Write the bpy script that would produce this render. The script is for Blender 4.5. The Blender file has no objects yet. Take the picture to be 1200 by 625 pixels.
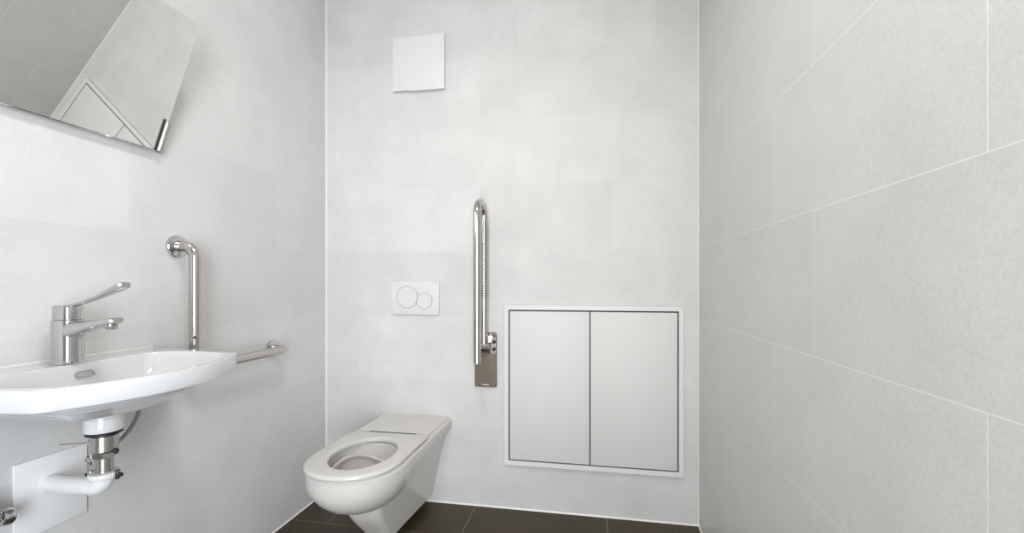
import bpy, bmesh, math
from mathutils import Vector, Matrix

PI = math.pi
sc = bpy.context.scene
COL = sc.collection

# ------------------------------------------------------------------ room frame (metres)
XL, XR, YB, YF, ZC = -1.308, 0.455, 2.005, -0.42, 2.52     # left wall, right wall, back wall, front wall, ceiling

# ------------------------------------------------------------------ materials
def new_mat(name):
    m = bpy.data.materials.new(name)
    m.use_nodes = True
    nt = m.node_tree
    return m, nt, nt.nodes['Principled BSDF']


def simple(name, col, rough=0.4, metal=0.0, coat=0.0, spec=0.5, var=0.0, vscale=12.0):
    m, nt, b = new_mat(name)
    b.inputs['Base Color'].default_value = (*col, 1)
    b.inputs['Roughness'].default_value = rough
    b.inputs['Metallic'].default_value = metal
    b.inputs['Coat Weight'].default_value = coat
    b.inputs['Coat Roughness'].default_value = 0.05
    b.inputs['Specular IOR Level'].default_value = spec
    tc = nt.nodes.new('ShaderNodeTexCoord')
    nz = nt.nodes.new('ShaderNodeTexNoise')
    nz.inputs['Scale'].default_value = vscale
    nz.inputs['Detail'].default_value = 3
    nt.links.new(tc.outputs['Object'], nz.inputs['Vector'])
    mr = nt.nodes.new('ShaderNodeMapRange')
    mr.inputs['To Min'].default_value = max(0.0, rough - 0.03)
    mr.inputs['To Max'].default_value = rough + 0.03
    nt.links.new(nz.outputs['Fac'], mr.inputs['Value'])
    nt.links.new(mr.outputs['Result'], b.inputs['Roughness'])
    if var:
        mx = nt.nodes.new('ShaderNodeMix')
        mx.data_type = 'RGBA'
        mx.inputs['A'].default_value = (*[c * (1 - var) for c in col], 1)
        mx.inputs['B'].default_value = (*[min(1, c * (1 + var)) for c in col], 1)
        nt.links.new(nz.outputs['Fac'], mx.inputs['Factor'])
        nt.links.new(mx.outputs['Result'], b.inputs['Base Color'])
    return m


def tile_mat(name, axes, origin, bw, bh, off, base, tint, grout, rough, joint=0.0025, cloud=0.06, speck=0.03, bump=0.25,
             spec=0.5, jb=1.0):
    """Running-bond tiles on a wall or floor; axes = which object axes carry the tile's length and height."""
    m, nt, b = new_mat(name)
    N, L = nt.nodes, nt.links
    tc = N.new('ShaderNodeTexCoord')
    sp = N.new('ShaderNodeSeparateXYZ')
    L.new(tc.outputs['Object'], sp.inputs[0])
    cb = N.new('ShaderNodeCombineXYZ')
    for i in range(2):
        a = N.new('ShaderNodeMath')
        a.operation = 'SUBTRACT'
        a.inputs[1].default_value = origin[i]
        L.new(sp.outputs[axes[i]], a.inputs[0])
        L.new(a.outputs[0], cb.inputs[i])
    br = N.new('ShaderNodeTexBrick')
    br.offset = off
    br.offset_frequency = 2
    br.squash = 1.0
    br.inputs['Scale'].default_value = 1.0
    br.inputs['Mortar Size'].default_value = joint / 2
    br.inputs['Mortar Smooth'].default_value = 0.1
    br.inputs['Bias'].default_value = 0.0
    br.inputs['Brick Width'].default_value = bw
    br.inputs['Row Height'].default_value = bh
    br.inputs['Color1'].default_value = (*[c * (1 - tint) for c in base], 1)
    br.inputs['Color2'].default_value = (*[c * (1 + tint) for c in base], 1)
    br.inputs['Mortar'].default_value = (*base, 1)
    L.new(cb.outputs[0], br.inputs['Vector'])
    # cement clouds, brushed streaks and fine speckle
    n1 = N.new('ShaderNodeTexNoise')
    n1.inputs['Scale'].default_value = 4.5
    n1.inputs['Detail'].default_value = 7
    n1.inputs['Roughness'].default_value = 0.62
    L.new(tc.outputs['Object'], n1.inputs['Vector'])
    n2 = N.new('ShaderNodeTexNoise')
    n2.inputs['Scale'].default_value = 170
    n2.inputs['Detail'].default_value = 3
    L.new(tc.outputs['Object'], n2.inputs['Vector'])

    def rng(node, lo, hi, f0=0.3, f1=0.7):
        r = N.new('ShaderNodeMapRange')
        r.inputs['From Min'].default_value = f0
        r.inputs['From Max'].default_value = f1
        r.inputs['To Min'].default_value = lo
        r.inputs['To Max'].default_value = hi
        L.new(node.outputs['Fac'], r.inputs['Value'])
        return r
    r1, r2 = rng(n1, 1 - cloud, 1 + cloud), rng(n2, 1 - speck, 1 + speck)
    mu = N.new('ShaderNodeMath')
    mu.operation = 'MULTIPLY'
    L.new(r1.outputs[0], mu.inputs[0])
    L.new(r2.outputs[0], mu.inputs[1])
    vm = N.new('ShaderNodeVectorMath')
    vm.operation = 'SCALE'
    L.new(br.outputs['Color'], vm.inputs[0])
    L.new(mu.outputs[0], vm.inputs['Scale'])
    mx = N.new('ShaderNodeMix')
    mx.data_type = 'RGBA'
    mj = N.new('ShaderNodeMath')
    mj.operation = 'MULTIPLY'
    mj.inputs[1].default_value = jb
    L.new(br.outputs['Fac'], mj.inputs[0])
    L.new(mj.outputs[0], mx.inputs['Factor'])
    L.new(vm.outputs[0], mx.inputs['A'])
    mx.inputs['B'].default_value = (*grout, 1)
    L.new(mx.outputs['Result'], b.inputs['Base Color'])
    b.inputs['Specular IOR Level'].default_value = spec
    rr = rng(n1, rough - 0.05, rough + 0.05)
    L.new(rr.outputs[0], b.inputs['Roughness'])
    h = N.new('ShaderNodeMath')
    h.operation = 'SUBTRACT'
    L.new(n2.outputs['Fac'], h.inputs[0])
    L.new(br.outputs['Fac'], h.inputs[1])
    bp = N.new('ShaderNodeBump')
    bp.inputs['Strength'].default_value = bump
    bp.inputs['Distance'].default_value = 0.0006
    L.new(h.outputs[0], bp.inputs['Height'])
    L.new(bp.outputs[0], b.inputs['Normal'])
    return m


TB = (0.655, 0.649, 0.643)
TW, TH = 0.612, 0.305
ZB = 1.194 - 4 * TH
M = {}
M['tile_left'] = tile_mat('wall tile left', (1, 2), (0.62, ZB), TW, TH, 0.3, TB, 0.028, (0.72, 0.72, 0.72), 0.50, 0.002, jb=0.6, cloud=0.055)
M['tile_back'] = tile_mat('wall tile back', (0, 2), (-0.946, ZB), TW, TH, 0.3, TB, 0.04, (0.66, 0.655, 0.645), 0.50, 0.002, jb=0.4, cloud=0.07)
M['tile_right'] = tile_mat('wall tile right', (1, 2), (1.0105, ZB), TW, TH, 0.6645, TB, 0.012, (0.84, 0.835, 0.82), 0.42, 0.0021, cloud=0.05, speck=0.05, jb=0.85)
M['tile_front'] = tile_mat('wall tile front', (0, 2), (-0.4, ZB), TW, TH, 0.3, TB, 0.02, (0.66, 0.655, 0.645), 0.5, 0.002)
M['tile_floor'] = tile_mat('floor tile', (0, 1), (-0.533, 1.74 - 0.3 * 9), 0.6, 0.3, 0.667, (0.046, 0.032, 0.013), 0.10, (0.22, 0.19, 0.16),
                           0.4, 0.003, cloud=0.35, speck=0.15, spec=0.35)
M['ceiling'] = simple('ceiling paint', (0.82, 0.82, 0.81), 0.7)
M['silicone'] = simple('white silicone', (0.78, 0.78, 0.77), 0.35)
M['ceramic'] = simple('white sanitary ceramic', (0.665, 0.67, 0.685), 0.12, coat=0.6)
M['ceramic_warm'] = simple('toilet ceramic', (0.65, 0.63, 0.605), 0.22, coat=0.12, spec=0.4)
M['seat'] = simple('toilet seat plastic', (0.63, 0.612, 0.59), 0.24, coat=0.15)
M['white_plastic'] = simple('white plastic', (0.70, 0.70, 0.70), 0.35)
M['panel'] = simple('white lacquered panel', (0.70, 0.70, 0.695), 0.5, spec=0.3)
M['frame'] = simple('white lacquered frame', (0.74, 0.74, 0.735), 0.4, spec=0.4)
M['gap'] = simple('dark gap shade', (0.035, 0.035, 0.033), 0.8)  # dark colour added to deepen the shade in the door gaps
M['chrome'] = simple('chrome', (0.55, 0.55, 0.56), 0.06, 1.0)
M['steel'] = simple('polished stainless steel', (0.54, 0.51, 0.48), 0.16, 1.0)
M['brushed'] = simple('brushed steel', (0.50, 0.48, 0.46), 0.26, 1.0, var=0.08, vscale=40)
M['hose'] = simple('grey braided hose', (0.33, 0.33, 0.33), 0.35, 0.7)
M['cover'] = simple('bright white plastic', (0.86, 0.86, 0.87), 0.35)
M['plate'] = simple('steel plate with floor reflection', (0.25, 0.21, 0.175), 0.34, 1.0)  # brown base colour carries the dark floor's reflection in the steel
M['black'] = simple('black rubber', (0.012, 0.012, 0.012), 0.5)
M['grey'] = simple('grey print and slot shade', (0.45, 0.45, 0.45), 0.5)
M['lightgrey'] = simple('pale grey print and slot shade', (0.62, 0.60, 0.57), 0.4)
M['pipe'] = simple('white drain pipe', (0.80, 0.80, 0.80), 0.3)
M['mirror'] = simple('mirror glass', (0.86, 0.87, 0.84), 0.0, 1.0)
M['mirror'].node_tree.nodes['Principled BSDF'].inputs['Roughness'].default_value = 0.0
for l in list(M['mirror'].node_tree.links):
    if l.to_socket.name == 'Roughness':
        M['mirror'].node_tree.links.remove(l)
M['mirror_edge'] = simple('polished glass edge', (0.92, 0.94, 0.93), 0.08, 0.85, coat=0.5)
m, nt, b = new_mat('lamp diffuser')
b.inputs['Emission Color'].default_value = (1, 0.95, 0.88, 1)
b.inputs['Emission Strength'].default_value = 3.0
M['lamp'] = m

# ------------------------------------------------------------------ mesh tools
ORG = {}


class MB:
    def __init__(s):
        s.v, s.f = [], []

    def add(s, vs, fs):
        o = len(s.v)
        s.v += [Vector(p) for p in vs]
        s.f += [[i + o for i in f] for f in fs]
        return s

    def box(s, x0, x1, y0, y1, z0, z1, bev=0.0, seg=2):
        bm = bmesh.new()
        bmesh.ops.create_cube(bm, size=1)
        for v in bm.verts:
            v.co = Vector(((x0 + x1) / 2 + v.co.x * (x1 - x0), (y0 + y1) / 2 + v.co.y * (y1 - y0), (z0 + z1) / 2 + v.co.z * (z1 - z0)))
        if bev:
            bmesh.ops.bevel(bm, geom=bm.edges[:], offset=bev, segments=seg, profile=0.5, affect='EDGES')
        return s.take(bm)

    def take(s, bm, mat=None):
        bm.verts.index_update()
        vs = [(mat @ v.co) if mat else v.co.copy() for v in bm.verts]
        s.add(vs, [[v.index for v in f.verts] for f in bm.faces])
        bm.free()
        return s

    def loft(s, rings, cap0=True, cap1=True, closed=True):
        n = len(rings[0])
        vs = [p for r in rings for p in r]
        fs = []
        for k in range(len(rings) - 1):
            for i in range(n if closed else n - 1):
                j = (i + 1) % n
                fs.append([k * n + i, k * n + j, (k + 1) * n + j, (k + 1) * n + i])
        if cap0:
            fs.append(list(range(n))[::-1])
        if cap1:
            fs.append([(len(rings) - 1) * n + i for i in range(n)])
        return s.add(vs, fs)

    def ring_loft(s, rings):
        """rings joined in a loop (a torus-like closed band)"""
        return s.loft(rings + [rings[0]], False, False)

    def tube(s, pts, r, n=20, caps=True):
        pts = [Vector(p) for p in pts]
        rad = r if isinstance(r, (list, tuple)) else [r] * len(pts)
        tang = []
        for i in range(len(pts)):
            a = pts[max(i - 1, 0)]
            c = pts[min(i + 1, len(pts) - 1)]
            tang.append((c - a).normalized())
        up = Vector((0, 0, 1)) if abs(tang[0].z) < 0.9 else Vector((1, 0, 0))
        nrm = (up - tang[0] * up.dot(tang[0])).normalized()
        rings = []
        for i, p in enumerate(pts):
            nrm = (nrm - tang[i] * nrm.dot(tang[i])).normalized()
            bi = tang[i].cross(nrm)
            rings.append([p + (nrm * math.cos(2 * PI * k / n) + bi * math.sin(2 * PI * k / n)) * rad[i] for k in range(n)])
        return s.loft(rings, caps, caps)

    def lathe(s, prof, origin, axis=(0, 0, 1), n=40):
        """prof: (radius, height) pairs along the axis from the origin"""
        q = Vector((0, 0, 1)).rotation_difference(Vector(axis))
        o = Vector(origin)
        rings = [[o + q @ Vector((r * math.cos(2 * PI * k / n), r * math.sin(2 * PI * k / n), h)) for k in range(n)] for r, h in prof]
        return s.loft(rings)

    def mesh(s, name, off=Vector((0, 0, 0)), ang=35):
        me = bpy.data.meshes.new(name)
        me.from_pydata([v - off for v in s.v], [], s.f)
        bm = bmesh.new()
        bm.from_mesh(me)
        bmesh.ops.remove_doubles(bm, verts=bm.verts, dist=1e-6)
        bmesh.ops.recalc_face_normals(bm, faces=bm.faces)
        bm.to_mesh(me)
        bm.free()
        finish(me, ang)
        return me

    def build(s, name, mat, parent=None, ang=35, at=None):
        off = ORG[parent] if parent else Vector(at or (0, 0, 0))
        o = bpy.data.objects.new(name, s.mesh(name, off, ang))
        COL.objects.link(o)
        o.data.materials.append(mat)
        ORG[o] = off
        if parent:
            o.parent = parent
        else:
            o.location = off
        return o


def finish(me, ang=35):
    for p in me.polygons:
        p.use_smooth = True
    me.set_sharp_from_angle(angle=math.radians(ang))


def tag(o, label, cat, group=None):
    o['label'] = label
    o['category'] = cat
    if group:
        o['group'] = group
    return o


def thing(name, loc, label, cat):
    o = bpy.data.objects.new(name, None)
    o.empty_display_size = 0.05
    COL.objects.link(o)
    o.location = loc
    ORG[o] = Vector(loc)
    return tag(o, label, cat)


def struct(name, mb, mat):
    o = mb.build(name, mat)
    o['kind'] = 'structure'
    return o


def arc(c, a, bvec, r, a0, a1, n=10):
    c, a, bvec = Vector(c), Vector(a), Vector(bvec)
    return [c + (a * math.cos(a0 + (a1 - a0) * i / n) + bvec * math.sin(a0 + (a1 - a0) * i / n)) * r for i in range(n + 1)]


def smooth(ps, k=8):
    ps = [Vector(p) for p in ps]
    out = []
    for i in range(len(ps) - 1):
        p0, p1, p2, p3 = ps[max(i - 1, 0)], ps[i], ps[i + 1], ps[min(i + 2, len(ps) - 1)]
        for j in range(k):
            t = j / k
            out.append(0.5 * ((2 * p1) + (p2 - p0) * t + (2 * p0 - 5 * p1 + 4 * p2 - p3) * t * t + (3 * p1 - p0 - 3 * p2 + p3) * t ** 3))
    return out + [ps[-1]]


def boolean(base, others):
    """base mesh object +/- helper mesh objects -> one mesh; the helpers are removed"""
    for o, op in others:
        md = base.modifiers.new('b', 'BOOLEAN')
        md.object = o
        md.operation = op
        md.solver = 'EXACT'
    dg = bpy.context.evaluated_depsgraph_get()
    dg.update()
    me = bpy.data.meshes.new_from_object(base.evaluated_get(dg))
    base.modifiers.clear()
    base.data = me
    for o, op in others:
        bpy.data.objects.remove(o, do_unlink=True)
    return me


# ------------------------------------------------------------------ the setting
T = 0.12
struct('floor', MB().box(XL - T, XR + T, YF - 1.4, YB + T, -0.1, 0), M['tile_floor'])
struct('ceiling', MB().box(XL - T, XR + T, YF - T, YB + T, ZC, ZC + 0.1), M['ceiling'])
struct('wall_left', MB().box(XL - T, XL, YF - T, YB + T, 0, ZC), M['tile_left'])
struct('wall_right', MB().box(XR, XR + T, YF - T, YB + T, 0, ZC), M['tile_right'])
struct('wall_back', MB().box(XL, XR, YB, YB + T, 0, ZC), M['tile_back'])
DX0, DX1, DZ = -0.62, 0.33, 2.12
struct('wall_front', MB().box(XL, DX0, YF - T, YF, 0, ZC).box(DX1, XR, YF - T, YF, 0, ZC).box(DX0, DX1, YF - T, YF, DZ, ZC), M['tile_front'])
struct('door_1', MB().box(DX0 - 0.05, DX0 + 0.02, YF - T, YF + 0.015, 0, DZ + 0.03, 0.003)
       .box(DX1 - 0.02, DX1 + 0.05, YF - T, YF + 0.015, 0, DZ + 0.03, 0.003)
       .box(DX0 - 0.05, DX1 + 0.05, YF - T, YF + 0.015, DZ - 0.02, DZ + 0.05, 0.003), M['frame'])


def bead(p, q, dirs, r=0.004):
    """a triangular-round silicone bead in a corner, dirs point into the room along the two walls"""
    p, q = Vector(p), Vector(q)
    d0, d1 = Vector(dirs[0]), Vector(dirs[1])
    prof = [Vector((0, 0, 0)), d0 * r, (d0 + d1) * r * 0.42, d1 * r]
    return MB().loft([[p + v for v in prof], [q + v for v in prof]])


struct('trim_1', bead((XL, YB, 0), (XL, YB, ZC), ((1, 0, 0), (0, -1, 0)), 0.006), M['silicone'])
struct('trim_2', bead((XR, YB, 0), (XR, YB, ZC), ((-1, 0, 0), (0, -1, 0)), 0.0035), M['silicone'])
struct('trim_3', bead((XL, YB, 0), (XR, YB, 0), ((0, -1, 0), (0, 0, 1)), 0.006), M['silicone'])
struct('trim_4', bead((XL, YF, 0), (XL, YB, 0), ((1, 0, 0), (0, 0, 1)), 0.005), M['silicone'])
struct('trim_5', bead((XR, YF, 0), (XR, YB, 0), ((-1, 0, 0), (0, 0, 1)), 0.005), M['silicone'])

# unseen ceiling lamp, added above the frame to light the room
lt = thing('added_ceiling_light', (-0.35, 0.55, ZC), 'added, unseen round flat white ceiling lamp above the middle of the room', 'lamp')
MB().lathe([(0.19, 0), (0.19, -0.045), (0.185, -0.05), (0.165, -0.05)], (-0.35, 0.55, ZC)).build('lamp_housing', M['white_plastic'], lt)
MB().lathe([(0.165, -0.049), (0.164, -0.056), (0.14, -0.062), (0.0005, -0.064)], (-0.35, 0.55, ZC)).build('diffuser', M['lamp'], lt)

# ------------------------------------------------------------------ toilet
X0 = -0.83
tl = thing('toilet', (X0, 1.65, 0), 'white wall hung toilet bowl with open seat in the far left corner', 'toilet')


def plan_d(hw, yf, yb, yc, z, n=2.15, N=56, ns=10, hwb=None, x0=X0):
    """D-shaped outline: straight sides from the back to yc, a rounded front to yf"""
    hwb = hwb or hw
    L = []
    for i in range(ns):
        t = i / ns
        L.append((-(hwb + (hw - hwb) * t), yb + (yc - yb) * t))
    F = []
    for i in range(N + 1):
        th = -PI / 2 + PI * i / N
        sx = math.copysign(abs(math.sin(th)) ** (2 / n), math.sin(th))
        sy = abs(math.cos(th)) ** (2 / n)
        F.append((hw * sx, yc - (yc - yf) * sy))
    R = [(-x, y) for x, y in L[::-1]]
    return [Vector((x0 + x, y, z)) for x, y in L + F + R]


def plan_ell(a, bb, cy, z, N=64, n=2.0, x0=X0):
    out = []
    for i in range(N):
        th = 2 * PI * i / N
        out.append(Vector((x0 + a * math.copysign(abs(math.cos(th)) ** (2 / n), math.cos(th)),
                           cy + bb * math.copysign(abs(math.sin(th)) ** (2 / n), math.sin(th)), z)))
    return out


def plan_taper(hwf, hwb, yf, yb, z, r=0.034, ns=22, na=10, nf=8):
    """a section that tapers from hwb at the wall to hwf at a rounded front"""
    r = min(r, hwf * 0.85)
    half = []
    for i in range(ns):                                                # along the side, from the wall forwards
        t = i / ns
        y = yb + (yf + r - yb) * t
        half.append((hwb + (hwf - hwb) * t, y))
    for i in range(na + 1):
        a = PI / 2 * i / na
        half.append((hwf - r + r * math.cos(a), yf + r - r * math.sin(a)))
    for i in range(1, nf):
        half.append(((hwf - r) * (1 - i / nf), yf))
    L = [(-x, y) for x, y in half]
    R = [(x, y) for x, y in half[::-1]]
    return [Vector((X0 + x, y, z)) for x, y in L + [(0, yf)] + R]


YBK = YB - 0.0006
RIM = 0.402
rim = MB().loft([
    plan_d(0.150, 1.44, YBK, 1.56, 0.330, hwb=0.150),
    plan_d(0.168, 1.330, YBK, 1.52, 0.346, hwb=0.163),
    plan_d(0.175, 1.306, YBK, 1.51, 0.354, hwb=0.174),
    plan_d(0.177, 1.298, YBK, 1.50, 0.366, hwb=0.179),
    plan_d(0.178, 1.296, YBK, 1.50, 0.385, hwb=0.181),
    plan_d(0.178, 1.296, YBK, 1.50, RIM - 0.008, hwb=0.181),
    plan_d(0.1765, 1.298, YBK, 1.50, RIM - 0.003, hwb=0.1795),
    plan_d(0.172, 1.303, YBK, 1.50, RIM, hwb=0.175)])
o_rim = rim.build('ceramic_bowl', M['ceramic_warm'], tl)
belly = MB().loft([
    plan_ell(0.030, 0.04, 1.545, 0.214), plan_ell(0.068, 0.082, 1.535, 0.221), plan_ell(0.102, 0.122, 1.522, 0.240),
    plan_ell(0.130, 0.155, 1.512, 0.263), plan_ell(0.151, 0.181, 1.506, 0.289), plan_ell(0.167, 0.199, 1.502, 0.317, n=2.08),
    plan_ell(0.1755, 0.2065, 1.501, 0.343, n=2.15), plan_ell(0.1792, 0.2085, 1.501, 0.368, n=2.17), plan_ell(0.1792, 0.2085, 1.501, 0.391, n=2.17), plan_ell(0.174, 0.203, 1.501, 0.3985, n=2.17)])
o_belly = belly.build('h1', M['ceramic_warm'], tl)
skirt = MB().loft([
    plan_taper(0.047, 0.076, 1.630, YBK - 0.001, 0.030), plan_taper(0.053, 0.083, 1.612, YBK - 0.001, 0.036),
    plan_taper(0.057, 0.090, 1.585, YBK - 0.001, 0.070), plan_taper(0.061, 0.098, 1.550, YBK - 0.001, 0.110),
    plan_taper(0.066, 0.107, 1.515, YBK - 0.001, 0.150), plan_taper(0.072, 0.116, 1.490, YBK - 0.001, 0.190),
    plan_taper(0.081, 0.128, 1.470, YBK - 0.001, 0.240), plan_taper(0.092, 0.140, 1.460, YBK - 0.001, 0.285),
    plan_taper(0.104, 0.154, 1.456, YBK - 0.001, 0.330), plan_taper(0.115, 0.166, 1.456, YBK - 0.001, 0.372)])
o_skirt = skirt.build('h2', M['ceramic_warm'], tl)
cav = MB().loft([
    plan_ell(0.050, 0.060, 1.50, 0.236), plan_ell(0.078, 0.098, 1.492, 0.246), plan_ell(0.100, 0.132, 1.488, 0.272),
    plan_ell(0.116, 0.152, 1.486, 0.310), plan_ell(0.124, 0.160, 1.486, 0.350), plan_ell(0.126, 0.163, 1.486, 0.42)])
o_cav = cav.build('h3', M['ceramic_warm'], tl)
me = boolean(o_rim, [(o_belly, 'UNION'), (o_skirt, 'UNION'), (o_cav, 'DIFFERENCE')])
finish(me, 28)
# water outlet and the shelf step inside the bowl
MB().loft([plan_ell(0.075, 0.060, 1.575, 0.236), plan_ell(0.070, 0.058, 1.578, 0.262), plan_ell(0.055, 0.05, 1.585, 0.270),
           plan_ell(0.02, 0.02, 1.59, 0.272)]).build('bowl_shelf', M['ceramic_warm'], tl)
# raised hinge deck at the back
MB().loft([plan_taper(0.160, 0.167, 1.755, YBK, RIM - 0.004, r=0.02), plan_taper(0.159, 0.166, 1.756, YBK, RIM + 0.006, r=0.02),
           plan_taper(0.156, 0.163, 1.759, YBK, RIM + 0.009, r=0.02)]).build('hinge_deck', M['ceramic_warm'], tl)
# the seat ring
ns_ = 124


def seat_out(hw, yf, yb, z, grow=0.0):
    pts = plan_d(hw, yf, yb, 1.475, z, n=2.2, N=78, ns=10, hwb=hw * 0.985)
    m_ = []
    k = 26                                                            # back edge, right to left
    a, bq = pts[-1], pts[0]
    for i in range(1, k):
        m_.append(a.lerp(bq, i / k))
    return pts + m_


def match(outer, a, bb, cy, z):
    """an ellipse sampled at the bearings of the outer outline"""
    out = []
    for p in outer:
        th = math.atan2((p.y - cy) / bb, (p.x - HX) / a)
        out.append(Vector((HX + a * math.cos(th), cy + bb * math.sin(th), z)))
    return out


def lift(ring):
    for p in ring:
        t = min(1, max(0, (p.y - 1.60) / 0.05))
        p.z += 0.006 * t
    return ring


so = lambda d, z: seat_out(0.172 - d, 1.284 + d, 1.742 - d, z)
base_o = so(0, 0)
cy = 1.496
HX = X0 + 0.008
SZ = RIM + 0.0005
seat_rings = [lift(match(base_o, 0.116, 0.154, cy, SZ)), lift(so(0.004, SZ)), so(0.0, SZ + 0.006), so(0.0005, SZ + 0.012), so(0.004, SZ + 0.0165), so(0.011, SZ + 0.0185),
              match(base_o, 0.128, 0.167, cy, SZ + 0.0195), match(base_o, 0.118, 0.156, cy, SZ + 0.0195), match(base_o, 0.1125, 0.1505, cy, SZ + 0.0165),
              match(base_o, 0.1105, 0.1485, cy, SZ + 0.010), match(base_o, 0.112, 0.150, cy, SZ + 0.004)]
for r_ in seat_rings[3:]:                                              # the seat thins towards its hinge edge
    for p in r_:
        t = min(1, max(0, (p.y - 1.64) / 0.09))
        p.z -= 0.009 * t * t * max(0, (p.z - SZ) / 0.0195)
seat = MB().ring_loft(seat_rings).build('seat_ring', M['seat'], tl, 40)
MB().tube([(X0 - 0.105, 1.7480, RIM + 0.0045), (X0 + 0.105, 1.7480, RIM + 0.0045)], 0.0045, 16).build('gap_shade_rod', M['black'], tl)  # black rod put in as the shade of the gap behind the seat
# the moulded flush guide on the inner wall of the bowl
gd = smooth([(X0 - 0.112, 1.455, 0.352), (X0 - 0.113, 1.520, 0.362), (X0 - 0.098, 1.575, 0.366), (X0 - 0.060, 1.618, 0.360), (X0 - 0.015, 1.634, 0.342), (X0 + 0.03, 1.628, 0.331), (X0 + 0.07, 1.605, 0.328)])
MB().tube(gd, 0.0075, 14).build('flush_guide', M['ceramic_warm'], tl)

# ------------------------------------------------------------------ flush plate
fp = thing('flush_plate', (-0.834, YB, 0.974), 'white rectangular flush plate with two round buttons above the toilet', 'flush plate')
fx0, fx1, fz0, fz1 = -0.956, -0.7125, 0.893, 1.054


def disc_cut(mb, r, cx, cz, y0, y1, n=48):
    return mb.lathe([(r, 0), (r, y1 - y0)], (cx, y0, cz), (0, 1, 0), n)


plate = MB().box(fx0, fx1, YB - 0.011, YB - 0.0002, fz0, fz1, 0.0025).build('cover_plate', M['white_plastic'], fp)
BX, BZ, SX, SZ2 = -0.871, 0.977, -0.784, 0.960
cuts = []
for (bx, bz, r) in ((BX, BZ, 0.0545), (SX, SZ2, 0.0400)):
    h = disc_cut(MB(), r, bx, bz, YB - 0.02, YB - 0.0055).build('h', M['white_plastic'], fp)
    cuts.append((h, 'DIFFERENCE'))
me = boolean(plate, cuts)
finish(me, 30)


def button(name, r, bx, bz, bite=None):
    bm_ = MB().lathe([(r, 0), (r, 0.0072), (r - 0.001, 0.0082), (r - 0.004, 0.0082), (r * 0.5, 0.0070), (0.0005, 0.0066)], (bx, YB - 0.005, bz), (0, -1, 0), 64)
    o = bm_.build(name, M['white_plastic'], fp)
    if bite:
        h = disc_cut(MB(), bite[2], bite[0], bite[1], YB - 0.03, YB + 0.01).build('h', M['white_plastic'], fp)
        finish(boolean(o, [(h, 'DIFFERENCE')]), 30)
    return o


button('large_button', 0.0515, BX, BZ)
button('small_button', 0.0370, SX, SZ2, (BX, BZ, 0.0545))
MB().box(-0.742, -0.722, YB - 0.0113, YB - 0.0108, 1.0435, 1.0465).build('maker_mark', M['grey'], fp)

# ------------------------------------------------------------------ vent cover
vc = thing('vent_cover', (-0.813, YB, 2.098), 'square white vent cover high on the back wall', 'vent')
vx0, vx1, vz0, vz1 = -0.943, -0.683, 1.968, 2.226
MB().box(vx0 + 0.02, vx1 - 0.02, YB - 0.010, YB - 0.0002, vz0 + 0.02, vz1 - 0.02).build('vent_body', M['panel'], vc)
MB().box(vx0, vx1, YB - 0.019, YB - 0.008, vz0, vz1, 0.003).build('front_plate', M['frame'], vc)
MB().box(-0.855, vx1 + 0.004, YB - 0.0205, YB - 0.009, vz0 - 0.005, vz0 + 0.003, 0.0012).build('pull_tab', M['frame'], vc)

# ------------------------------------------------------------------ access panel
ax0, ax1, az0, az1 = -0.397, 0.392, 0.206, 0.943
ap = thing('access_panel', (-0.0025, YB, 0.575), 'white framed access panel with two flat doors set low in the back wall', 'cabinet')
MB().box(ax0 + 0.003, ax1 - 0.003, YB - 0.004, YB - 0.0002, az0 + 0.003, az1 - 0.003).build('backing', M['gap'], ap)
fw = 0.0215
fr = MB()
rect = lambda d, y: [Vector(p) for p in ((ax0 + d, y, az0 + d), (ax1 - d, y, az0 + d), (ax1 - d, y, az1 - d), (ax0 + d, y, az1 - d))]
fr.ring_loft([rect(0, YB - 0.0035), rect(0, YB - 0.0125), rect(0.0015, YB - 0.014), rect(fw - 0.001, YB - 0.014), rect(fw, YB - 0.013), rect(fw, YB - 0.0035)])
fr.build('frame', M['frame'], ap)
g = 0.0062
mx_ = -0.0065
for (x0, x1) in ((ax0 + fw + g, mx_ - g * 0.42), (mx_ + g * 0.42, ax1 - fw - g)):
    MB().box(x0, x1, YB - 0.0136, YB - 0.0042, az0 + fw + g, az1 - fw - g, 0.001).build('door', M['panel'], ap)

# ------------------------------------------------------------------ fold-up grab rail on the back wall
fg = thing('folding_grab_rail', (-0.483, YB, 0.69), 'stainless folding support rail raised upright on the back wall', 'grab rail')
px0, px1, pz0, pz1 = -0.537, -0.432, 0.560, 0.815


def rrect(x0, x1, z0, z1, r, y, n=6):
    out = []
    for (cx, cz, a0) in ((x1 - r, z0 + r, -PI / 2), (x1 - r, z1 - r, 0), (x0 + r, z1 - r, PI / 2), (x0 + r, z0 + r, PI)):
        for i in range(n + 1):
            a = a0 + PI / 2 * i / n
            out.append(Vector((cx + r * math.cos(a), y, cz + r * math.sin(a))))
    return out


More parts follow.
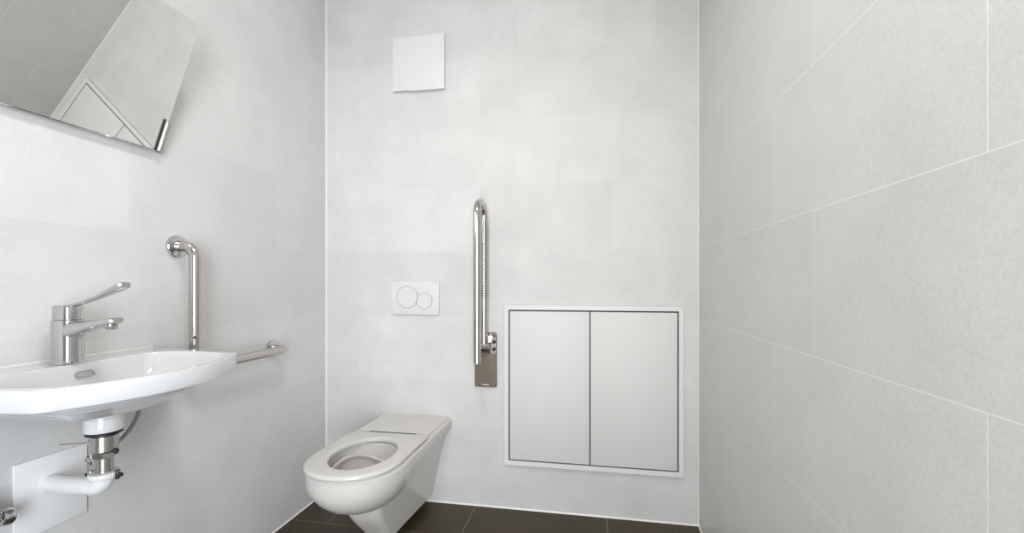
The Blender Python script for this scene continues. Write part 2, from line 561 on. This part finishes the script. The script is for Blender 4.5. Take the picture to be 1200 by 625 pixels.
mp = MB().loft([rrect(px0, px1, pz0, pz1, 0.010, YB - 0.0002), rrect(px0, px1, pz0, pz1, 0.010, YB - 0.010),
                rrect(px0 + 0.002, px1 - 0.002, pz0 + 0.002, pz1 - 0.002, 0.009, YB - 0.012)]).build('mounting_plate', M['plate'], fg)
MB().box(-0.500, -0.468, YB - 0.0126, YB - 0.0118, 0.5695, 0.5745).build('maker_mark', M['lightgrey'], mp)
RX = -0.484
yfr, yrr = YB - 0.168, YB - 0.043
yc_ = (yfr + yrr) / 2
rr_ = (yrr - yfr) / 2
ztop = 1.418
pts = [(RX, yfr, 0.698), (RX, yfr, 0.8), (RX, yfr, 1.0), (RX, yfr, 1.2)]
pts += arc((RX, yc_, ztop - rr_ - 0.016), (0, -1, 0), (0, 0, 1), rr_, 0, PI, 20)
pts += [(RX, yrr, 1.2), (RX, yrr, 1.0), (RX, yrr, 0.8), (RX, yrr, 0.762)]
MB().tube(pts, 0.0165, 24).build('rail_loop', M['steel'], fg)
# ribbed rings round the rear tube
gp = MB()
for i in range(28):
    z = 0.98 + i * 0.0125
    gp.lathe([(0.0166, 0), (0.0192, 0.002), (0.0192, 0.006), (0.0166, 0.008)], (RX, yrr, z), (0, 0, 1), 24)
gp.build('ribbed_rings', M['brushed'], fg)
# hinge
hb = MB().tube([(RX - 0.028, yrr, 0.748), (RX - 0.026, yrr, 0.748), (RX + 0.030, yrr, 0.748), (RX + 0.032, yrr, 0.748)], [0.022, 0.024, 0.024, 0.022], 28)
hb.build('hinge_barrel', M['chrome'], fg)
hk = MB()
prof = [(yrr - 0.018, 0.726), (yrr + 0.012, 0.716), (YB - 0.011, 0.716), (YB - 0.011, 0.792), (yrr + 0.012, 0.786), (yrr - 0.018, 0.768)]
for xk in (RX + 0.034, RX - 0.041):
    hk.loft([[Vector((xk, y, z)) for y, z in prof], [Vector((xk + 0.007, y, z)) for y, z in prof]])
hk.box(RX - 0.034, RX + 0.034, YB - 0.018, YB - 0.011, 0.716, 0.80, 0.001)
hk = hk.build('hinge_bracket', M['brushed'], fg)
for z in (0.738, 0.772):
    MB().lathe([(0.0075, 0), (0.0075, 0.004), (0.0055, 0.006)], (RX + 0.041, yrr + 0.022, z), (1, 0, 0), 20).build('bolt', M['black'], hk)
for xk in (-0.462, -0.441):
    MB().lathe([(0.0065, 0), (0.0065, 0.004), (0.0045, 0.006)], (xk, YB - 0.0115, 0.803), (0, -1, 0), 20).build('screw', M['chrome'], fg)

# ------------------------------------------------------------------ L-shaped grab rail on the left wall
lg = thing('grab_rail', (XL, 1.195, 0.96), 'L shaped steel grab rail on the left wall behind the basin', 'grab rail')
RXg = XL + 0.072
RT = 0.0168
ZH = 0.772
ZT = 1.160
br_ = 0.040
pts = [(XL + 0.002, 1.195, ZT), (XL + 0.02, 1.195, ZT)]
pts += arc((RXg - br_, 1.195, ZT - br_), (0, 0, 1), (1, 0, 0), br_, 0, PI / 2, 10)
pts += [(RXg, 1.195, 1.05), (RXg, 1.195, 0.95), (RXg, 1.195, 0.858)]
MB().tube(pts, RT, 24).build('upright_tube', M['steel'], lg)
pts = [(RXg, 1.195, 0.850)] + arc((RXg, 1.195 + br_, ZH + br_), (0, -1, 0), (0, 0, -1), br_, 0, PI / 2, 10)
pts += [(RXg, 1.35, ZH), (RXg, 1.5, ZH)]
pts += arc((RXg - br_, 1.623 - br_, ZH), (1, 0, 0), (0, 1, 0), br_, 0, PI / 2, 10)
pts += [(XL + 0.02, 1.623, ZH), (XL + 0.002, 1.623, ZH)]
MB().tube(pts, RT, 24).build('horizontal_tube', M['steel'], lg)
MB().lathe([(0.0150, 0.848), (0.0150, 0.860)], (RXg, 1.195, 0)).build('joint_sleeve', M['brushed'], lg)
MB().lathe([(0.0045, 0), (0.0045, 0.002)], (RXg + RT * 0.72, 1.195 - RT * 0.72, 0.872), (1, -1, 0), 14).build('grub_screw', M['black'], lg)
for (yy, zz) in ((1.195, ZT), (1.623, ZH)):
    MB().lathe([(0.0345, 0.0002), (0.0345, 0.008), (0.0325, 0.0105), (0.021, 0.0125), (0.0172, 0.0128), (0.0172, 0.016), (0.0165, 0.017)],
               (XL, yy, zz), (1, 0, 0), 44).build('wall_flange', M['chrome'], lg)

# ------------------------------------------------------------------ basin
BY = 0.845
ZR = 0.850
ws = thing('wash_basin', (XL, BY, ZR), 'white ceramic wall hung wash basin with bowed front edge', 'basin')


def round_poly(pts, rads, n=8):
    out = []
    k = len(pts)
    for i in range(k):
        p, a, c = Vector(pts[i]), Vector(pts[i - 1]), Vector(pts[(i + 1) % k])
        r = rads[i]
        if r <= 0:
            out.append(p)
            continue
        u, w = (a - p).normalized(), (c - p).normalized()
        s0, s1 = p + u * r, p + w * r
        for j in range(n + 1):
            t = j / n
            out.append(s0 * (1 - t) ** 2 + p * 2 * t * (1 - t) + s1 * t * t)
    return out


def ray_outline(poly, c, N):
    """the outline resampled at N bearings round c (it is star-shaped about c)"""
    out = []
    k = len(poly)
    for i in range(N):
        th = 2 * PI * (i + 0.5) / N
        d = Vector((math.cos(th), math.sin(th)))
        best = None
        for j in range(k):
            p, q = poly[j] - c, poly[(j + 1) % k] - c
            e = q - p
            den = d.x * e.y - d.y * e.x
            if abs(den) < 1e-12:
                continue
            t = (p.x * e.y - p.y * e.x) / den
            s_ = (p.x * d.y - p.y * d.x) / den
            if t > 0 and -1e-9 <= s_ <= 1 + 1e-9 and (best is None or t > best):
                best = t
        out.append(c + d * best)
    return out


def front(dep, hb, bow, off=0.0, n=24):
    """bowed front from +hb to -hb"""
    out = []
    for i in range(n + 1):
        bb = hb - 2 * hb * i / n
        out.append((dep - off - bow * (bb / hb) ** 2, bb))
    return out


def basin_outer(d=0.0):
    f = front(0.420 - d, 0.228 - d, 0.083)
    pts = [(0.0006, -0.278 + d), (0.0006, 0.278 - d)][::-1]
    poly = [(0.0006, -0.278 + d), (0.0006, 0.278 - d)] + f
    rads = [0.004, 0.004] + [0.014] + [0] * (len(f) - 2) + [0.014]
    return round_poly(poly, rads)


def basin_inner(d=0.0):
    f = front(0.405 - d, 0.205 - d, 0.076)
    poly = [(0.098 + d, -0.196 + d), (0.098 + d, 0.196 - d), (0.20, 0.226 - d)] + f + [(0.20, -0.226 + d)]
    rads = [0.045, 0.045, 0.05] + [0.045] + [0] * (len(f) - 2) + [0.045] + [0.05]
    return round_poly(poly, rads)


NB = 240
cc = Vector((0.205, 0.0))
RO = ray_outline(basin_outer(), cc, NB)
RI = ray_outline(basin_inner(), cc, NB)
DR = Vector((0.186, 0.0))


def lev(o2, s_, z, dr=DR):
    return [Vector((XL + dr.x + (p.x - dr.x) * s_, BY + dr.y + (p.y - dr.y) * s_, z)) for p in o2]


def shrink(o2, d, z):
    out = []
    for p in o2:
        q = cc + (p - cc) * (1 - d / (p - cc).length)
        out.append(Vector((XL + max(q.x, 0.0006), BY + q.y, z)))
    return out


rings = [lev(RI, 0.14, ZR - 0.092), lev(RI, 0.30, ZR - 0.090), lev(RI, 0.55, ZR - 0.083), lev(RI, 0.74, ZR - 0.072), lev(RI, 0.86, ZR - 0.055), lev(RI, 0.93, ZR - 0.032), lev(RI, 0.97, ZR - 0.012),
         lev(RI, 0.985, ZR - 0.004), lev(RI, 1.0, ZR - 0.0005),
         shrink(RO, 0.004, ZR), shrink(RO, 0.001, ZR - 0.001), shrink(RO, 0.0, ZR - 0.004),
         shrink(RO, 0.0, ZR - 0.0385), shrink(RO, 0.001, ZR - 0.0408), shrink(RO, 0.004, ZR - 0.042),
         lev(RO, 0.93, ZR - 0.0425), lev(RO, 0.80, ZR - 0.045), lev(RO, 0.66, ZR - 0.066), lev(RO, 0.50, ZR - 0.093), lev(RO, 0.30, ZR - 0.110), lev(RO, 0.10, ZR - 0.114)]
bs = MB().loft(rings, True, True)
bs.lathe([(0.034, 0.0), (0.036, -0.004), (0.0365, -0.034), (0.0355, -0.0385), (0.030, -0.040)], (XL + DR.x, BY, 0.737), (0, 0, 1), 48)
bs.build('basin_bowl', M['ceramic'], ws, 32)
# overflow slot on the back slope of the bowl, drain grate in the bottom
ovx, ovz = XL + 0.1055, 0.823
nrm = Vector((0.93, 0, 0.37)).normalized()
sl, sh = 0.0125, 0.0045


def slot(s_, depth):
    t1 = Vector((0, 1, 0))
    t2 = nrm.cross(t1)
    out = []
    for sg, a0 in ((1, -PI / 2), (-1, PI / 2)):
        for i in range(11):
            a = a0 + PI * i / 10
            out.append(Vector((ovx, BY + 0.017, ovz)) + nrm * depth + t1 * (sg * sl + math.cos(a) * (sh + s_)) + t2 * (math.sin(a) * (sh + s_)))
    return out


ov = MB().ring_loft([slot(0.0, -0.004), slot(0.0, 0.003), slot(0.0008, 0.0042), slot(0.0028, 0.0042), slot(0.0036, 0.003), slot(0.0036, -0.004)]).build('overflow_ring', M['chrome'], ws)
MB().loft([slot(0.0, -0.004), slot(0.0, 0.0018)]).build('overflow_shade_plug', M['grey'], ov)  # solid grey plug coloured as the shaded inside of the slot
MB().lathe([(0.032, 0.0), (0.032, 0.003), (0.027, 0.0045), (0.024, 0.0035), (0.0005, 0.0045)], (XL + DR.x, BY, ZR - 0.0925), (0, 0, 1), 40).build('drain_ring', M['chrome'], ws)
# silicone joint along the wall
MB().box(XL + 0.0006, XL + 0.005, BY - 0.275, BY + 0.275, ZR - 0.002, ZR + 0.0045, 0.0012).build('silicone_joint', M['silicone'], ws)

# ------------------------------------------------------------------ faucet
FX, FY = XL + 0.070, 0.852
fc = thing('basin_faucet', (FX, FY, ZR), 'chrome single lever faucet with long care handle standing on the basin', 'faucet')


def oval(a, bb, z, cx=FX, cyy=FY, n=2.8, N=48):
    return plan_ell(a, bb, cyy, z, N, n, cx)


MB().loft([oval(0.034, 0.029, ZR + 0.0003), oval(0.034, 0.029, ZR + 0.004), oval(0.031, 0.0262, ZR + 0.006), oval(0.0300, 0.0250, ZR + 0.02),
           oval(0.0300, 0.0250, ZR + 0.100), oval(0.0295, 0.0245, ZR + 0.103), oval(0.027, 0.0225, ZR + 0.1045)]).build('faucet_body', M['chrome'], fc)
MB().loft([oval(0.026, 0.0215, ZR + 0.1045), oval(0.0275, 0.023, ZR + 0.106), oval(0.0275, 0.023, ZR + 0.134), oval(0.026, 0.0215, ZR + 0.1385), oval(0.020, 0.016, ZR + 0.1405)]).build('cartridge_cap', M['chrome'], fc)


def bar(path, prof):
    """rounded-rectangle sections along x: path of (x, z), prof of (half-width y, half-height z)"""
    rings = []
    for (x, z), (w, h) in zip(path, prof):
        rings.append([Vector((x, FY + w * math.copysign(abs(math.cos(t)) ** 0.6, math.cos(t)), z + h * math.copysign(abs(math.sin(t)) ** 0.6, math.sin(t))))
                      for t in [2 * PI * (k + 0.5) / 28 for k in range(28)]])
    return MB().loft(rings)


sp = bar([(FX + 0.005, ZR + 0.078), (FX + 0.028, ZR + 0.082), (FX + 0.06, ZR + 0.089), (FX + 0.10, ZR + 0.0975), (FX + 0.128, ZR + 0.1025), (FX + 0.142, ZR + 0.104), (FX + 0.146, ZR + 0.104)],
         [(0.023, 0.021), (0.0225, 0.019), (0.020, 0.0135), (0.018, 0.010), (0.0165, 0.0085), (0.0155, 0.0075), (0.012, 0.005)]).build('spout', M['chrome'], fc)
MB().lathe([(0.0125, 0.0), (0.0125, -0.010), (0.0115, -0.0125), (0.009, -0.012)], (FX + 0.127, FY, ZR + 0.0965), (0.12, 0, 1), 28).build('aerator', M['steel'], sp)
bar([(FX + 0.004, ZR + 0.134), (FX + 0.02, ZR + 0.139), (FX + 0.05, ZR + 0.147), (FX + 0.085, ZR + 0.157), (FX + 0.120, ZR + 0.170), (FX + 0.150, ZR + 0.1815), (FX + 0.164, ZR + 0.187), (FX + 0.168, ZR + 0.1885)],
    [(0.011, 0.0055), (0.009, 0.0045), (0.0075, 0.004), (0.009, 0.0045), (0.0125, 0.006), (0.0145, 0.0075), (0.014, 0.0075), (0.010, 0.005)]).build('lever_handle', M['chrome'], fc)

# ------------------------------------------------------------------ drain trap below the basin
DXw, DYw = XL + 0.186, BY
dt = thing('drain_trap', (DXw, DYw, 0.695), 'chrome and white drain fitting under the basin, its pipe entering the wall', 'drain')
lathe_at = lambda prof, n=40: MB().lathe([(r * 0.76, h) for r, h in prof], (DXw, DYw, 0), (0, 0, 1), n)
lathe_at([(0.040, 0.6968), (0.0445, 0.6955), (0.0445, 0.691), (0.038, 0.689)]).build('rubber_gasket', M['black'], dt)
cp = lathe_at([(0.032, 0.689), (0.0345, 0.687), (0.0345, 0.653), (0.0325, 0.651)]).build('chrome_coupling', M['brushed'], dt)
nut = MB().lathe([(0.0235, 0.650), (0.0255, 0.648), (0.0255, 0.638), (0.0235, 0.636)], (DXw, DYw, 0), (0, 0, 1), 8)
nut.build('coupling_nut', M['chrome'], dt, 20)
lathe_at([(0.0225, 0.638), (0.0225, 0.596)]).build('tail_pipe', M['brushed'], dt)
rg = lathe_at([(0.024, 0.602), (0.036, 0.601), (0.0385, 0.598), (0.0385, 0.590), (0.036, 0.587), (0.0235, 0.586)]).build('clamp_ring', M['white_plastic'], dt)
lx = Vector((0.9842, 0.1773, 0)).normalized()                          # lugs lie left and right of the pipe
for sg in (-1, 1):
    c = Vector((DXw, DYw, 0.594)) + lx * 0.0305 * sg
    MB().lathe([(0.006, -0.009), (0.0072, -0.007), (0.0072, 0.008), (0.005, 0.010)], c, (0.2 * sg, 0, 1), 20).build('clamp_lug', M['chrome'], rg)
    MB().lathe([(0.0042, 0), (0.0042, 0.005)], c + lx * 0.0065 * sg, lx * sg, 16).build('clamp_screw', M['black'], rg)
c = Vector((DXw, DYw, 0.649)) + lx * 0.0235
MB().lathe([(0.005, 0), (0.006, 0.0015), (0.006, 0.006), (0.0045, 0.008)], c, (lx.x, lx.y, 0.25), 18).build('side_plug', M['black'], dt)
c = Vector((DXw, DYw, 0.620)) - lx * 0.012
d_ = Vector((-lx.x, -lx.y, -0.35)).normalized()
MB().lathe([(0.0080, 0), (0.0080, 0.012), (0.0105, 0.0125), (0.0105, 0.020), (0.0080, 0.0205), (0.0080, 0.029), (0.005, 0.030)], c, (d_.x, d_.y, 0.45), 22).build('side_nozzle', M['chrome'], dt)
MB().lathe([(0.0075, 0), (0.0095, 0.002), (0.0095, 0.009), (0.006, 0.013)], (DXw - 0.024, DYw - 0.003, 0.668), (-1, -0.1, 0), 20).build('rod_boss', M['chrome'], dt)
MB().tube([(DXw - 0.028, DYw - 0.003, 0.668), (DXw - 0.08, DYw, 0.661), (DXw - 0.135, DYw + 0.004, 0.653)], 0.0024, 12).build('pop_up_rod', M['steel'], dt)
RP = 0.0200
zc = 0.553
eb = 0.028
pts = [(DXw, DYw, 0.590)] + arc((DXw - eb, DYw, zc + 0.012 + eb), (1, 0, 0), (0, 0, -1), eb, 0, PI / 2, 12)
pts += [(DXw - 0.08, DYw + 0.003, 0.5605), (XL + 0.06, DYw + 0.008, 0.556), (XL + 0.007, DYw + 0.013, zc)]
MB().tube(pts, RP, 28).build('waste_pipe', M['pipe'], dt)

tag(MB().box(XL + 0.0003, XL + 0.0060, 0.7905, 0.9395, 0.4425, 0.6225, 0.0012).build('wall_cover_plate', M['cover']),
    'square white cover plate on the wall around the waste pipe', 'cover plate')

# flexible supply hose looping down from the basin
hs = [(XL + 0.076, 1.022, 0.757), (XL + 0.073, 1.026, 0.725), (XL + 0.073, 1.022, 0.695), (XL + 0.073, 1.008, 0.664), (XL + 0.073, 0.989, 0.640), (XL + 0.074, 0.965, 0.623),
      (XL + 0.080, 0.938, 0.619), (XL + 0.090, 0.918, 0.634), (XL + 0.096, 0.908, 0.665), (XL + 0.098, 0.904, 0.700), (XL + 0.098, 0.903, 0.733)]


hp = smooth(hs)
MB().tube(hp, [0.0050 + 0.0004 * (i % 2) for i in range(len(hp))], 14).build('supply_hose', M['hose'], fc)['label'] = 'grey braided hose hanging below the basin'

# angle valve, cut by the left edge of the photograph
VY, VZ = 0.727, 0.535
av = thing('angle_valve', (XL, VY, VZ), 'small chrome angle valve on the left wall beside the white cover plate', 'valve')
MB().lathe([(0.027, 0.0003), (0.027, 0.004), (0.022, 0.009), (0.011, 0.011)], (XL, VY, VZ), (1, 0, 0), 36).build('wall_rosette', M['chrome'], av)
MB().tube([(XL + 0.006, VY, VZ), (XL + 0.055, VY, VZ), (XL + 0.058, VY, VZ)], [0.0105, 0.0105, 0.008], 22).lathe([(0.009, 0), (0.009, 0.022), (0.0115, 0.0222), (0.0115, 0.034), (0.007, 0.036)], (XL + 0.040, VY, VZ), (0, 0, 1), 22).build('valve_body', M['chrome'], av)
MB().lathe([(0.008, 0), (0.008, 0.010), (0.017, 0.012), (0.0185, 0.016), (0.0185, 0.026), (0.015, 0.031), (0.006, 0.032)], (XL + 0.040, VY + 0.008, VZ - 0.004), (0.25, 1, -0.15), 10).build('valve_knob', M['chrome'], av)

# ------------------------------------------------------------------ tilted mirror
MXb, MZb, MXt, MZt = -1.285, 1.440, -1.1408, 1.807
MY1, MY0 = 1.1216, 0.48
wm = thing('tilting_mirror', (XL, 0.80, 1.44), 'frameless wall mirror above the basin, its top tilted out into the room', 'mirror')
mh = math.hypot(MXt - MXb, MZt - MZb)
tau, psi = math.radians(21.6), math.radians(-0.75)
up = Vector((math.sin(tau) * math.cos(psi), math.sin(tau) * math.sin(psi), math.cos(tau)))
nf = Vector((math.cos(tau) * math.cos(psi), math.cos(tau) * math.sin(psi), -math.sin(tau)))   # faces the room and down
ax = Vector((-math.sin(psi), math.cos(psi), 0))


def mpt(s_, y, d):
    return Vector((MXb, MY1, MZb)) + ax * (y - MY1) + up * s_ + nf * d


def mbox(s0, s1, y0, y1, d0, d1):
    return MB().add([mpt(s, y, d) for d in (d0, d1) for s, y in ((s0, y0), (s1, y0), (s1, y1), (s0, y1))],
                    [[3, 2, 1, 0], [4, 5, 6, 7], [0, 1, 5, 4], [1, 2, 6, 5], [2, 3, 7, 6], [3, 0, 4, 7]])


MB().add([mpt(s, y, d) for d, q in ((-0.0055, 0), (-0.0016, 0), (0.0, 0.0030)) for s, y in ((q, MY0 + q), (mh - q, MY0 + q), (mh - q, MY1 - q), (q, MY1 - q))],
         [[3, 2, 1, 0], [0, 1, 5, 4], [1, 2, 6, 5], [2, 3, 7, 6], [3, 0, 4, 7], [4, 5, 9, 8], [5, 6, 10, 9], [6, 7, 11, 10], [7, 4, 8, 11]]).build('bevelled_edge', M['mirror_edge'], wm, 10)
MB().add([mpt(s, y, 0.0002) for s, y in ((0.0029, MY0 + 0.0029), (mh - 0.0029, MY0 + 0.0029), (mh - 0.0029, MY1 - 0.0029), (0.0029, MY1 - 0.0029))] +
         [mpt(s, y, -0.0008) for s, y in ((0.0029, MY0 + 0.0029), (mh - 0.0029, MY0 + 0.0029), (mh - 0.0029, MY1 - 0.0029), (0.0029, MY1 - 0.0029))],
         [[0, 1, 2, 3], [7, 6, 5, 4], [0, 4, 5, 1], [1, 5, 6, 2], [2, 6, 7, 3], [3, 7, 4, 0]]).build('mirror_glass', M['mirror'], wm, 10)
for (ya, yb, yc2, yd) in ((MY1 - 0.0175, MY1 - 0.0120, MY1 - 0.004, MY1 + 0.004), (MY0 + 0.0175, MY0 + 0.0120, MY0 + 0.004, MY0 - 0.004)):
    lo, hi = min(yc2, yd), max(yc2, yd)
    bk = mbox(-0.004, 0.090, lo, hi, -0.012, 0.0045).build('bracket', M['brushed'], wm)
    l2, h2 = min(ya, yb), max(ya, yb)
    mbox(0.001, 0.098, l2, h2, 0.0003, 0.0030).build('black_strip', M['black'], bk)  # thin black strip on the glass beside the bracket
    # arm from the mirror's back to the wall
    yq = (lo + hi) / 2 - math.copysign(0.02, yd - yc2)
    b0, b1 = mpt(0.03, yq, -0.006), mpt(0.30, yq, -0.006)
    MB().tube([(XL + 0.0005, yq, 1.475), tuple(mpt(0.03, yq, -0.010))], 0.006, 14).build('pivot_arm', M['steel'], wm)
    MB().tube([(XL + 0.0005, yq, 1.62), tuple(mpt(0.26, yq, -0.010))], 0.005, 14).build('stay_arm', M['steel'], wm)

# ------------------------------------------------------------------ light
def area(name, loc, rot, sx, sy, power, col):
    l = bpy.data.lights.new(name, 'AREA')
    l.shape = 'RECTANGLE'
    l.size, l.size_y = sx, sy
    l.energy = power
    l.color = col
    o = bpy.data.objects.new(name, l)
    COL.objects.link(o)
    o.location = loc
    o.rotation_euler = rot
    return o


# added, unseen fill lights standing in for daylight from the doorway behind the camera
area('cool_doorway_fill', (0.85, YF - 1.05, 0.98), (math.radians(90), 0, math.radians(22)), 0.9, 1.9, 25, (0.78, 0.89, 1.0))
area('neutral_doorway_fill', (0.02, YF - 0.75, 0.98), (math.radians(90), 0, 0), 1.0, 1.9, 32, (0.97, 0.99, 1.0))
l = bpy.data.lights.new('ceiling_fill_light', 'AREA')  # fill light of the added ceiling lamp
l.shape = 'DISK'
l.size = 0.33
l.energy = 7
l.color = (1.0, 0.95, 0.88)
o = bpy.data.objects.new('ceiling_fill_light', l)
COL.objects.link(o)
o.location = (-0.35, 0.55, ZC - 0.068)
w = bpy.data.worlds.new('World')
sc.world = w
w.use_nodes = True
w.node_tree.nodes['Background'].inputs[0].default_value = (0.9, 0.95, 1.0, 1)
w.node_tree.nodes['Background'].inputs[1].default_value = 0.12

# ------------------------------------------------------------------ camera
cam = bpy.data.cameras.new('camera')
co = bpy.data.objects.new('camera', cam)
COL.objects.link(co)
sc.camera = co
co.location = (0, 0, 1.04)
co.rotation_euler = (PI / 2, 0, math.atan2(93, 516))
cam.sensor_width = 36
cam.lens = 516 / 1200 * 36
cam.shift_y = 20.5 / 1200
cam.clip_start = 0.01

sc.view_settings.view_transform = 'Standard'
sc.view_settings.look = 'None'
sc.view_settings.gamma = 1
sc.view_settings.use_curve_mapping = False
sc.view_settings.exposure = 0.83
